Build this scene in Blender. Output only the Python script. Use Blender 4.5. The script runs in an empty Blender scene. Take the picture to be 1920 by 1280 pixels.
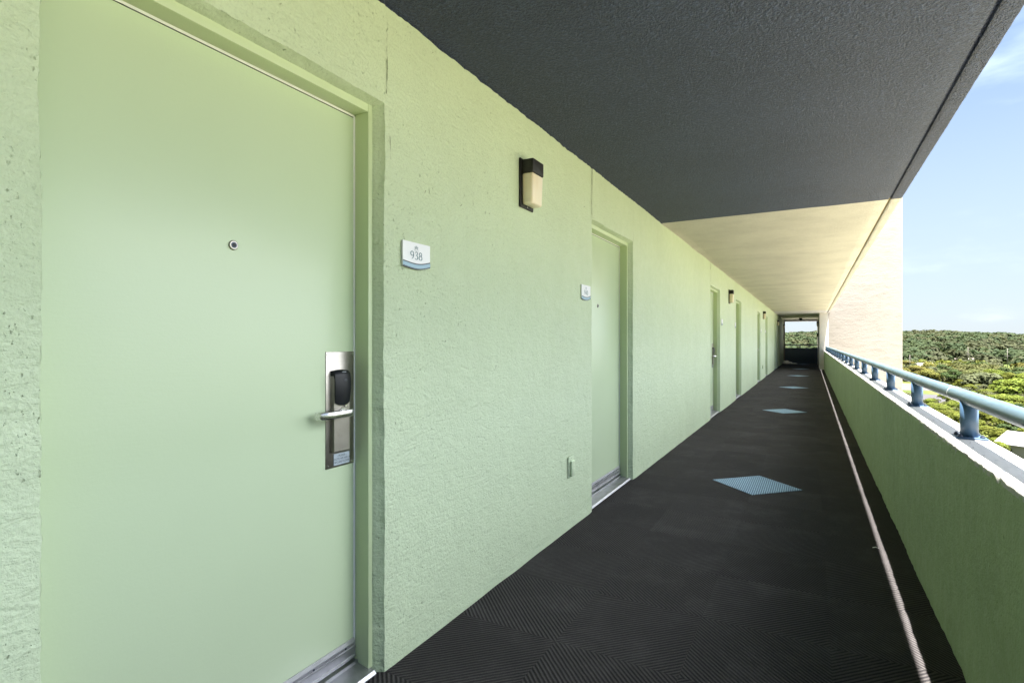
import bpy, bmesh, math, random
import numpy as np
from mathutils import Vector, Matrix, noise

R = math.radians
scene = bpy.context.scene
col = scene.collection
random.seed(7)

# ------------------------------------------------------------------ camera
EYE = 1.24
YAW = 28.93
cam_d = bpy.data.cameras.new('camera')
cam_d.sensor_width = 36.0
cam_d.lens = 36.0 * 1015 / 1920
cam_d.clip_start = 0.05
cam_d.clip_end = 12000
cam = bpy.data.objects.new('camera', cam_d)
cam.location = (0, 0, EYE)
cam.rotation_euler = (R(90), 0, R(YAW))
col.objects.link(cam)
scene.camera = cam

# ------------------------------------------------------------------ light
SUN_DIR = Vector((0.138, -0.10, 1.0)).normalized()       # towards the sun
SUN_EL = math.asin(SUN_DIR.z)
SUN_AZ = math.atan2(SUN_DIR.x, SUN_DIR.y)
sun_d = bpy.data.lights.new('sun', 'SUN')
sun_d.energy = 4.2
sun_d.angle = R(0.5)
sun_d.color = (1.0, 0.96, 0.90)
sun = bpy.data.objects.new('sun', sun_d)
sun.location = (5, -10, 30)
sun.rotation_euler = SUN_DIR.to_track_quat('Z', 'Y').to_euler()
col.objects.link(sun)

world = bpy.data.worlds.new('World')
scene.world = world
world.use_nodes = True
wt = world.node_tree
wn, wl = wt.nodes, wt.links
for n in list(wn):
    wn.remove(n)
w_out = wn.new('ShaderNodeOutputWorld')
w_bg = wn.new('ShaderNodeBackground')
w_bg.inputs['Strength'].default_value = 0.05
sky = wn.new('ShaderNodeTexSky')
sky.sky_type = 'NISHITA'
sky.sun_disc = False
sky.sun_elevation = SUN_EL
sky.sun_rotation = SUN_AZ
sky.altitude = 10
sky.air_density = 1.0
sky.dust_density = 0.4
sky.ozone_density = 1.5
wl.new(w_bg.outputs[0], w_out.inputs[0])
# thin streaky cloud ahead, plus unseen bright banks added to light the corridor
tc = wn.new('ShaderNodeTexCoord')
mp = wn.new('ShaderNodeMapping')
mp.inputs['Scale'].default_value = (2.2, 2.2, 7.5)
wl.new(tc.outputs['Generated'], mp.inputs['Vector'])
cn = wn.new('ShaderNodeTexNoise')
cn.inputs['Scale'].default_value = 1.7
cn.inputs['Detail'].default_value = 7
cn.inputs['Roughness'].default_value = 0.55
wl.new(mp.outputs[0], cn.inputs['Vector'])
sp = wn.new('ShaderNodeSeparateXYZ')
wl.new(tc.outputs['Generated'], sp.inputs[0])
cover = wn.new('ShaderNodeMapRange')          # added fill cloud grows towards +X, out of view
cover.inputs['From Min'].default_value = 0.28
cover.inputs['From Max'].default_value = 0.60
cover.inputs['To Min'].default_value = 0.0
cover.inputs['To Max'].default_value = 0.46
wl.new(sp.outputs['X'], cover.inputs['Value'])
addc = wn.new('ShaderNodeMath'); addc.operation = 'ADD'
south = wn.new('ShaderNodeMapRange')          # fill cloud kept off the -Y side to spare the tower face
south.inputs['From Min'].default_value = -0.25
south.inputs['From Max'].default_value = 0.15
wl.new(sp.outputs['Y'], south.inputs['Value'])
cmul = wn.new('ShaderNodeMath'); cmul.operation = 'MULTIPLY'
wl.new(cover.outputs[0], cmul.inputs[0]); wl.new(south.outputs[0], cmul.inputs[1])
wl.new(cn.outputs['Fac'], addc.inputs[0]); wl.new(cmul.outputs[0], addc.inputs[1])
# milky air near the horizon
hz = wn.new('ShaderNodeMapRange'); hz.interpolation_type = 'SMOOTHSTEP'
hz.inputs['From Min'].default_value = -0.02
hz.inputs['From Max'].default_value = 0.62
hz.inputs['To Min'].default_value = 0.85
hz.inputs['To Max'].default_value = 0.0
wl.new(sp.outputs['Z'], hz.inputs['Value'])
mixh = wn.new('ShaderNodeMix'); mixh.data_type = 'RGBA'
mixh.inputs['B'].default_value = (1.52, 1.74, 1.97, 1)
wl.new(hz.outputs[0], mixh.inputs['Factor'])
ramp = wn.new('ShaderNodeMapRange')
ramp.interpolation_type = 'SMOOTHSTEP'
ramp.inputs['From Min'].default_value = 0.48
ramp.inputs['From Max'].default_value = 0.92
ramp.inputs['To Max'].default_value = 0.85
wl.new(addc.outputs[0], ramp.inputs['Value'])
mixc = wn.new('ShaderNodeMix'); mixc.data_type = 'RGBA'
crad = wn.new('ShaderNodeMapRange')          # added bank made brighter with height to light the lower wall
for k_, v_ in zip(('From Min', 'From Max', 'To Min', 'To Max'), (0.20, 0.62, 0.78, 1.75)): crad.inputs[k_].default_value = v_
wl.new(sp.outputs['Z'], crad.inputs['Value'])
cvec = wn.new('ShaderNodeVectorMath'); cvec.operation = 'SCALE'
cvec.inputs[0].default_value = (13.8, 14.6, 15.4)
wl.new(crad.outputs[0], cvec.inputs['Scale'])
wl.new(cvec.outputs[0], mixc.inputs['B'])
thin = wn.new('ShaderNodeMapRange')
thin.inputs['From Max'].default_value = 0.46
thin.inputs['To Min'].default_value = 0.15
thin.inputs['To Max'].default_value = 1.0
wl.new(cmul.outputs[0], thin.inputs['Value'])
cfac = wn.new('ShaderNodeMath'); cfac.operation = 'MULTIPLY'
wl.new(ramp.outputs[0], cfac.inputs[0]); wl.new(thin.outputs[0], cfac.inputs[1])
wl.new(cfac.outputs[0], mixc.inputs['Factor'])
tint = wn.new('ShaderNodeMix'); tint.data_type = 'RGBA'; tint.blend_type = 'MULTIPLY'
tint.inputs['Factor'].default_value = 1.0
tint.inputs['B'].default_value = (0.47, 0.49, 0.52, 1)
wl.new(sky.outputs[0], tint.inputs['A'])
wl.new(tint.outputs['Result'], mixh.inputs['A'])
wl.new(mixh.outputs['Result'], mixc.inputs['A'])
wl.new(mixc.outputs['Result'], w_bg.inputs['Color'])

scene.view_settings.view_transform = 'Standard'
scene.view_settings.look = 'None'
scene.view_settings.gamma = 1.0
scene.view_settings.exposure = 3.27
scene.cycles.max_bounces = 10
scene.cycles.diffuse_bounces = 7
scene.cycles.use_denoising = True
scene.cycles.sample_clamp_indirect = 8

# ------------------------------------------------------------------ helpers
def tag(o, label=None, cat=None, group=None, kind=None):
    if label: o['label'] = label
    if cat: o['category'] = cat
    if group: o['group'] = group
    if kind: o['kind'] = kind
    elif cat: o['kind'] = 'thing'
    return o

def empty(name, loc=(0, 0, 0), rz=0.0):
    o = bpy.data.objects.new(name, None)
    o.location = loc
    o.rotation_euler = (0, 0, rz)
    o.empty_display_size = 0.1
    col.objects.link(o)
    return o

class MB:
    """collects faces and links them as one mesh object"""
    def __init__(s):
        s.v = []; s.f = []; s.m = []; s.smooth = []
    def face(s, pts, m=0, sm=False):
        b = len(s.v)
        s.v.extend([tuple(p) for p in pts])
        s.f.append(list(range(b, b + len(pts)))); s.m.append(m); s.smooth.append(sm)
    def grid(s, rows, m=0, sm=True, flip=False, mfun=None):
        """rows: list of lists of points, shared vertices"""
        b = len(s.v); nr = len(rows); nc = len(rows[0])
        for r in rows: s.v.extend([tuple(p) for p in r])
        for i in range(nr - 1):
            for j in range(nc - 1):
                q = [b + i * nc + j, b + i * nc + j + 1, b + (i + 1) * nc + j + 1, b + (i + 1) * nc + j]
                if flip: q.reverse()
                s.f.append(q); s.m.append(mfun(i, j) if mfun else m); s.smooth.append(sm)
    def box(s, x0, x1, y0, y1, z0, z1, m=0, bev=0.0, seg=2):
        bm = bmesh.new()
        bmesh.ops.create_cube(bm, size=1)
        for v in bm.verts:
            v.co = Vector(((x0 + x1) / 2 + v.co.x * (x1 - x0), (y0 + y1) / 2 + v.co.y * (y1 - y0), (z0 + z1) / 2 + v.co.z * (z1 - z0)))
        if bev > 0:
            bmesh.ops.bevel(bm, geom=bm.edges[:], offset=bev, segments=seg, profile=0.5, affect='EDGES')
        s.add_bm(bm, m, bev > 0)
        bm.free()
    def add_bm(s, bm, m=0, sm=False):
        b = len(s.v)
        bm.verts.index_update()
        s.v.extend([tuple(v.co) for v in bm.verts])
        for f in bm.faces:
            s.f.append([b + v.index for v in f.verts]); s.m.append(m); s.smooth.append(sm)
    def tube(s, pts, r, n=16, m=0, caps=True, rs=None):
        pts = [Vector(p) for p in pts]
        rings = []
        up0 = None
        for i, p in enumerate(pts):
            d = (pts[min(i + 1, len(pts) - 1)] - pts[max(i - 1, 0)]).normalized()
            if up0 is None:
                up0 = Vector((0, 0, 1)) if abs(d.z) < 0.9 else Vector((1, 0, 0))
            a = d.cross(up0).normalized(); b2 = a.cross(d).normalized(); up0 = b2
            rr = rs[i] if rs else r
            rings.append([p + (a * math.cos(2 * math.pi * k / n) + b2 * math.sin(2 * math.pi * k / n)) * rr for k in range(n)])
        b = len(s.v)
        for rg in rings: s.v.extend([tuple(p) for p in rg])
        for i in range(len(rings) - 1):
            for k in range(n):
                k2 = (k + 1) % n
                s.f.append([b + i * n + k, b + i * n + k2, b + (i + 1) * n + k2, b + (i + 1) * n + k]); s.m.append(m); s.smooth.append(True)
        if caps:
            s.f.append([b + k for k in range(n)][::-1]); s.m.append(m); s.smooth.append(False)
            e = b + (len(rings) - 1) * n
            s.f.append([e + k for k in range(n)]); s.m.append(m); s.smooth.append(False)
    def prism(s, outline, axis, d0, d1, m=0):
        """outline: 2D points, extruded along axis 'x' 'y' or 'z'"""
        def mk(p, d):
            return {'x': (d, p[0], p[1]), 'y': (p[0], d, p[1]), 'z': (p[0], p[1], d)}[axis]
        a = [mk(p, d0) for p in outline]; b = [mk(p, d1) for p in outline]
        s.face(a[::-1], m); s.face(b, m)
        n = len(outline)
        for i in range(n):
            j = (i + 1) % n
            s.face([a[i], a[j], b[j], b[i]], m)
    def build(s, name, mats, parent=None, fixn=True):
        me = bpy.data.meshes.new(name)
        me.from_pydata(s.v, [], s.f)
        me.update()
        if not isinstance(mats, (list, tuple)): mats = [mats]
        for mm in mats: me.materials.append(mm)
        me.polygons.foreach_set('material_index', s.m)
        me.polygons.foreach_set('use_smooth', s.smooth)
        if fixn:
            bm = bmesh.new(); bm.from_mesh(me)
            bmesh.ops.recalc_face_normals(bm, faces=bm.faces[:])
            bm.to_mesh(me); bm.free()
        o = bpy.data.objects.new(name, me)
        col.objects.link(o)
        if parent: o.parent = parent
        return o

def children(o):
    return [c for c in bpy.data.objects if c.parent == o]

def copy_tree(o, parent=None):
    c = o.copy(); col.objects.link(c)
    c.parent = parent
    for ch in KIDS.get(o.name) or children(o):
        copy_tree(ch, c)
    return c
KIDS = {}

def sstep(a, b, x):
    t = max(0.0, min(1.0, (x - a) / (b - a)))
    return t * t * (3 - 2 * t)

def nz(x, y, z=0.0):
    return noise.noise(Vector((x, y, z)))

# ------------------------------------------------------------------ materials
class MT:
    def __init__(s, name, base=(0.5, 0.5, 0.5), rough=0.6, metal=0.0, spec=0.5):
        s.mat = bpy.data.materials.new(name)
        s.mat.use_nodes = True
        s.t = s.mat.node_tree; s.n = s.t.nodes; s.l = s.t.links
        s.b = s.n['Principled BSDF']
        s.b.inputs['Base Color'].default_value = (*base, 1)
        s.b.inputs['Roughness'].default_value = rough
        s.b.inputs['Metallic'].default_value = metal
        s.b.inputs['Specular IOR Level'].default_value = spec
        s.base = base
        s._co = None
    def co(s, scale=(1, 1, 1), rot=(0, 0, 0)):
        if s._co is None:
            s._co = s.n.new('ShaderNodeTexCoord')
        mp = s.n.new('ShaderNodeMapping')
        mp.inputs['Scale'].default_value = scale
        mp.inputs['Rotation'].default_value = rot
        s.l.new(s._co.outputs['Object'], mp.inputs[0])
        return mp.outputs[0]
    def noise(s, vec, scale, detail=3, rough=0.5, dist=0.0):
        n = s.n.new('ShaderNodeTexNoise')
        n.inputs['Scale'].default_value = scale
        n.inputs['Detail'].default_value = detail
        n.inputs['Roughness'].default_value = rough
        n.inputs['Distortion'].default_value = dist
        s.l.new(vec, n.inputs['Vector'])
        return n.outputs['Fac']
    def voro(s, vec, scale, feature='F1'):
        n = s.n.new('ShaderNodeTexVoronoi')
        n.feature = feature
        n.inputs['Scale'].default_value = scale
        s.l.new(vec, n.inputs['Vector'])
        return n.outputs['Distance']
    def rng(s, val, a, b, c=0.0, d=1.0, smooth=True):
        n = s.n.new('ShaderNodeMapRange')
        if smooth: n.interpolation_type = 'SMOOTHSTEP'
        for k, v in zip(('From Min', 'From Max', 'To Min', 'To Max'), (a, b, c, d)): n.inputs[k].default_value = v
        s.l.new(val, n.inputs['Value'])
        return n.outputs[0]
    def math(s, op, a, b=None):
        n = s.n.new('ShaderNodeMath'); n.operation = op
        for i, x in enumerate((a, b)):
            if x is None: continue
            if isinstance(x, (int, float)): n.inputs[i].default_value = x
            else: s.l.new(x, n.inputs[i])
        return n.outputs[0]
    def mix(s, fac, a, b):
        n = s.n.new('ShaderNodeMix'); n.data_type = 'RGBA'
        for k, x in (('Factor', fac), ('A', a), ('B', b)):
            if isinstance(x, (int, float)): n.inputs[k].default_value = x
            elif isinstance(x, tuple): n.inputs[k].default_value = (*x[:3], 1)
            else: s.l.new(x, n.inputs[k])
        return n.outputs['Result']
    def color(s, c): s.l.new(c, s.b.inputs['Base Color'])
    def rough(s, r): s.l.new(r, s.b.inputs['Roughness'])
    def bump(s, h, dist, strength=1.0):
        n = s.n.new('ShaderNodeBump')
        n.inputs['Strength'].default_value = strength
        n.inputs['Distance'].default_value = dist
        s.l.new(h, n.inputs['Height'])
        if s.b.inputs['Normal'].is_linked:
            s.l.new(s.b.inputs['Normal'].links[0].from_socket, n.inputs['Normal'])
        s.l.new(n.outputs[0], s.b.inputs['Normal'])

def stucco(name, base, dark, rough=0.5, amp=1.0, streak=0.5, mottle=0.93, msc=1.3):
    m = MT(name, base, rough)
    v = m.co()
    big = m.noise(m.co((1, 1, 0.6)), msc, 5, 0.65)
    trow = m.noise(m.co((1, 2.2, 5.5), (R(24), 0, 0)), 5.5, 5, 0.62, 0.9)       # trowel strokes
    grain = m.noise(v, 85, 3, 0.6)
    lump = m.noise(v, 16, 4, 0.55)
    pits = m.math('MAXIMUM', m.rng(m.noise(m.co((1, 1, 0.75)), 105, 3, 0.6), 0.64, 0.72), m.rng(m.noise(m.co((1, 1.3, 0.8)), 48, 3, 0.6), 0.68, 0.74))
    where = m.rng(m.noise(v, 3.3, 3, 0.6), 0.36, 0.60, .12, 1.0)
    pits = m.math('MULTIPLY', pits, where)
    c = m.mix(m.rng(big, 0.3, 0.7), base, tuple(x * mottle for x in base))
    c = m.mix(m.rng(m.noise(v, 120, 2, 0.6), 0.46, 0.66), c, tuple(x * 0.90 for x in base))
    drips = m.noise(m.co((6, 9, 0.55)), 3.2, 4, 0.65)
    c = m.mix(m.math('MULTIPLY', m.rng(drips, 0.52, 0.75), streak * 0.25), c, tuple(x * 0.85 for x in base))
    c = m.mix(m.math('MULTIPLY', pits, 0.6), c, dark)
    m.color(c)
    m.rough(m.rng(lump, 0.3, 0.7, rough - 0.07, rough + 0.12))
    h = m.math('ADD', m.math('MULTIPLY', trow, 0.7), m.math('MULTIPLY', lump, 0.55))
    h = m.math('ADD', h, m.math('MULTIPLY', grain, 0.42))
    h = m.math('SUBTRACT', h, m.math('MULTIPLY', pits, 0.5))
    m.bump(h, 0.0085 * amp, 0.95)
    return m.mat

GREEN = (0.560, 0.658, 0.450)
M = {}
M['wall'] = stucco('wall_paint', GREEN, (0.17, 0.22, 0.10), 0.50, 1.0, 0.9)
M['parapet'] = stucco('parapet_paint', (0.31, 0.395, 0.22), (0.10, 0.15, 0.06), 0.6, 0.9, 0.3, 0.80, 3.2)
M['lip'] = stucco('parapet_top_paint', (0.43, 0.42, 0.40), (0.20, 0.22, 0.26), 0.7, 0.7)

def ceil_mat(name, base, amp=1.0, sk=1.0):
    m = MT(name, base, 0.55, spec=0.42)
    v = m.co()
    g = m.noise(v, 88, 3, 0.6)
    g2 = m.noise(v, 140, 2, 0.5)
    big = m.noise(v, 1.6, 5, 0.6)
    band = m.noise(m.co((0.5, 5, 1)), 1.3, 3, 0.6)
    c = m.mix(m.rng(big, 0.35, 0.7), base, tuple(x * 0.82 for x in base))
    c = m.mix(m.math('MULTIPLY', m.rng(band, 0.45, 0.75), 0.10), c, tuple(x * 0.75 for x in base))
    c = m.mix(m.math('MULTIPLY', m.rng(g, 0.52, 0.68), 0.8 * sk), c, tuple(min(0.72, x * 2.0) for x in base))
    c = m.mix(m.math('MULTIPLY', m.rng(g, 0.46, 0.34), 0.6 * sk), c, tuple(x * 0.5 for x in base))
    m.color(c)
    m.bump(m.math('ADD', g, m.math('MULTIPLY', g2, 0.5)), 0.03 * amp, 1.0)
    return m.mat
M['ceil_dark'] = ceil_mat('ceiling_charcoal', (0.029, 0.044, 0.084))
M['ceil_cream'] = ceil_mat('ceiling_cream', (0.545, 0.53, 0.43), 0.6, .25)
M['ceil_grey'] = ceil_mat('ceiling_grey', (0.58, 0.58, 0.60), 0.5)

def carpet_mat():
    m = MT('ribbed_carpet', (0.03, 0.03, 0.033), 0.95, spec=0.15)
    co = m.n.new('ShaderNodeTexCoord')
    sp = m.n.new('ShaderNodeSeparateXYZ'); m.l.new(co.outputs['Object'], sp.inputs[0])
    x, y = sp.outputs['X'], sp.outputs['Y']
    T = 0.5
    u = m.math('DIVIDE', m.math('ADD', x, 0.43), T)
    w = m.math('DIVIDE', m.math('SUBTRACT', y, 2.55), T)
    fu, fw = m.math('FLOOR', u), m.math('FLOOR', w)
    par = m.math('MODULO', m.math('ABSOLUTE', m.math('ADD', fu, fw)), 2.0)
    sgn = m.math('SUBTRACT', m.math('MULTIPLY', par, 2.0), 1.0)
    wob = m.math('MULTIPLY', m.noise(co.outputs['Object'], 30, 2), 0.006)
    rc = m.math('ADD', m.math('ADD', m.math('MULTIPLY', x, sgn), y), wob)
    rc = m.math('MULTIPLY', rc, 0.7071 / 0.0162 * 2 * math.pi)
    rib = m.math('ADD', m.math('MULTIPLY', m.math('SINE', rc), 0.5), 0.5)
    comb = m.n.new('ShaderNodeCombineXYZ'); m.l.new(fu, comb.inputs[0]); m.l.new(fw, comb.inputs[1])
    wn_ = m.n.new('ShaderNodeTexWhiteNoise'); wn_.noise_dimensions = '2D'; m.l.new(comb.outputs[0], wn_.inputs['Vector'])
    tone = m.rng(wn_.outputs['Value'], 0, 1, 0.86, 1.12, False)
    fuzz = m.noise(co.outputs['Object'], 210, 2, 0.6)
    dust = m.noise(co.outputs['Object'], 3.1, 8, 0.75)
    fleck = m.rng(m.noise(co.outputs['Object'], 330, 1, 0.5), 0.69, 0.78)
    c = m.mix(rib, (0.0085, 0.0078, 0.0090), (0.066, 0.061, 0.0585))
    c = m.mix(m.math('MULTIPLY', m.rng(fuzz, 0.35, 0.70), 0.6), c, (0.027, 0.0245, 0.0275))
    c = m.mix(m.math('MULTIPLY', fleck, 0.7), c, (0.20, 0.18, 0.17))
    c = m.mix(m.math('MULTIPLY', m.rng(dust, 0.45, 0.75), 0.16), c, (0.15, 0.138, 0.142))
    hs = m.n.new('ShaderNodeHueSaturation'); m.l.new(tone, hs.inputs['Value']); m.l.new(c, hs.inputs['Color'])
    m.color(hs.outputs[0])
    m.bump(m.math('ADD', rib, m.math('MULTIPLY', fuzz, 0.4)), 0.003, 0.9)
    return m.mat
M['carpet'] = carpet_mat()

def blue_carpet():
    m = MT('blue_ribbed_carpet', (0.2, 0.35, 0.42), 0.95, spec=0.15)
    co = m.n.new('ShaderNodeTexCoord')
    sp = m.n.new('ShaderNodeSeparateXYZ'); m.l.new(co.outputs['Object'], sp.inputs[0])
    wob = m.math('MULTIPLY', m.noise(co.outputs['Object'], 30, 2), 0.006)
    s = m.math('SINE', m.math('MULTIPLY', m.math('ADD', sp.outputs['X'], wob), 2 * math.pi / 0.0162))
    rib = m.math('ADD', m.math('MULTIPLY', s, 0.5), 0.5)
    fuzz = m.noise(co.outputs['Object'], 160, 2, 0.6)
    c = m.mix(rib, (0.075, 0.125, 0.19), (0.39, 0.54, 0.65))
    c = m.mix(m.math('MULTIPLY', m.rng(fuzz, 0.4, 0.8), 0.5), c, (0.20, 0.31, 0.43))
    m.color(c)
    m.bump(m.math('ADD', rib, m.math('MULTIPLY', fuzz, 0.4)), 0.003, 0.9)
    return m.mat
M['carpet_blue'] = blue_carpet()

def door_paint(name, base, rough):
    m = MT(name, base, rough)
    v = m.co()
    big = m.noise(v, 1.1, 3, 0.5)
    orange = m.noise(v, 150, 2, 0.5)
    brush = m.noise(m.co((1, 8, 60)), 2.5, 3, 0.55)
    m.color(m.mix(m.rng(big, 0.35, 0.7), base, tuple(x * 0.96 for x in base)))
    m.bump(m.math('ADD', m.math('MULTIPLY', orange, 0.5), m.math('MULTIPLY', brush, 0.5)), 0.0009, 0.4)
    return m.mat
M['door'] = door_paint('door_paint', (0.555, 0.658, 0.448), 0.33)
M['frame'] = door_paint('frame_paint', (0.53, 0.625, 0.375), 0.38)

def metal(name, base, rough, aniso=(60, 2, 400), amt=0.0004):
    m = MT(name, base, rough, 1.0)
    br = m.noise(m.co(aniso), 2.0, 3, 0.6)
    m.rough(m.rng(br, 0.3, 0.7, rough - 0.08, rough + 0.12))
    sm = m.noise(m.co(), 14, 4, 0.6)
    m.color(m.mix(m.rng(sm, 0.4, 0.75), base, tuple(x * 0.75 for x in base)))
    m.bump(br, amt, 0.5)
    return m.mat
M['steel'] = metal('brushed_steel', (0.40, 0.375, 0.335), 0.36)
M['chrome'] = metal('satin_chrome', (0.78, 0.77, 0.76), 0.20)
M['alu'] = metal('threshold_aluminium', (0.50, 0.50, 0.53), 0.42, (30, 400, 3), 0.0006)
M['black'] = MT('black_plastic', (0.006, 0.007, 0.010), 0.42, spec=.3).mat
M['bronze'] = MT('black_lamp_metal', (0.007, 0.006, 0.005), 0.55).mat
M['seal'] = MT('white_seal', (0.80, 0.82, 0.80), 0.5).mat
M['dark'] = MT('dark_gap', (0.02, 0.02, 0.02), 0.9).mat
def diffuser():
    m = MT('cream_lamp_cover', (0.80, 0.73, 0.58), 0.35)
    m.b.inputs['Subsurface Weight'].default_value = 0.35
    m.b.inputs['Subsurface Radius'].default_value = (0.03, 0.025, 0.015)
    m.b.inputs['Subsurface Scale'].default_value = 0.5
    n = m.noise(m.co((1, 1, 0.4)), 9, 3)
    m.color(m.mix(m.rng(n, 0.35, 0.7), (0.82, 0.75, 0.60), (0.76, 0.66, 0.49)))
    return m.mat
M['diffuser'] = diffuser()
M['signwhite'] = MT('sign_white', (0.80, 0.80, 0.84), 0.35).mat
M['signblue'] = MT('sign_blue', (0.24, 0.40, 0.52), 0.35).mat
M['signnavy'] = MT('sign_navy', (0.012, 0.03, 0.055), 0.35).mat
M['signink'] = MT('sign_ink', (0.10, 0.19, 0.24), 0.4).mat
M['notice'] = MT('notice_grey', (0.42, 0.48, 0.52), 0.4).mat
M['ink'] = MT('notice_ink', (0.02, 0.025, 0.03), 0.6).mat
def rail_paint(name, a, rough):
    m = MT(name, a, rough)
    n = m.noise(m.co((4, 1, 4)), 2.5, 5, 0.6)
    m.color(m.mix(m.rng(n, 0.35, 0.75), a, tuple(x * 0.8 for x in a)))
    sp = m.rng(m.noise(m.co(), 55, 2, 0.5), 0.70, 0.76)
    m.rough(m.rng(n, 0.3, 0.7, rough - 0.06, rough + 0.1))
    m.bump(m.math('ADD', m.noise(m.co(), 22, 3, 0.5), m.math('MULTIPLY', sp, 0.2)), 0.0005, 0.5)
    return m.mat
M['rail'] = rail_paint('blue_rail_paint', (0.075, 0.122, 0.155), 0.34)
M['post'] = rail_paint('blue_post_paint', (0.040, 0.085, 0.150), 0.5)
M['bolt'] = MT('bolt_steel', (0.05, 0.06, 0.09), 0.4, 0.6).mat
M['navy'] = stucco('navy_paint', (0.065, 0.095, 0.15), (0.01, 0.012, 0.02), 0.5, 0.5)
def tower_mat():
    m = MT('tower_stucco', (0.72, 0.66, 0.56), 0.8)
    v = m.co()
    band = m.noise(m.co((0.8, 0.8, 2.2)), 2.6, 8, 0.7)
    g = m.noise(v, 26, 4, 0.6)
    st = m.noise(v, 0.5, 4, 0.6)
    c = m.mix(m.rng(band, 0.45, 0.72), (0.226, 0.208, 0.184), (0.192, 0.173, 0.147))
    c = m.mix(m.math('MULTIPLY', m.rng(st, 0.45, 0.7), 0.4), c, (0.203, 0.182, 0.154))
    m.color(c)
    m.bump(m.math('ADD', band, m.math('MULTIPLY', g, 0.6)), 0.02, 0.6)
    return m.mat
M['tower'] = tower_mat()

# ------------------------------------------------------------------ the walkway
WX = -1.40            # face of the corridor wall
PX = 0.495            # inner face of the parapet
PT = 0.838            # parapet top
POUT = 0.640
CE = 0.705            # ceiling edge
CH = 2.506            # ceiling height
YT = 27.6             # face of the tower
YE = 35.0             # end of the walkway
YB = -14.0             # behind the camera
DOORS = [(0.510, 1.548, 1), (3.741, 4.782, -1), (9.06, 10.10, 1), (12.37, 13.41, -1),
         (17.66, 18.70, 1), (20.93, 21.97, -1), (26.30, 27.34, 1), (29.40, 30.44, -1)]
DH = 2.137

def frange(a, b, step):
    n = max(1, int(round((b - a) / step)))
    return [a + (b - a) * i / n for i in range(n + 1)]

def wav(t, z):
    """shallow waviness of the rendered wall face, metres off the plane"""
    return 0.0035 * nz(t * 1.1, z * 1.3, 3.1) + 0.0016 * nz(t * 5, z * 5, 8.0)

def edge(z, k, amp=1.0):
    """wander of a hand-rendered arris"""
    return amp * (0.0055 * nz(z * 3.1, k * 7.7) + 0.0040 * nz(z * 12, k * 3.3) + 0.0032 * nz(z * 42, k * 1.9))

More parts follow.
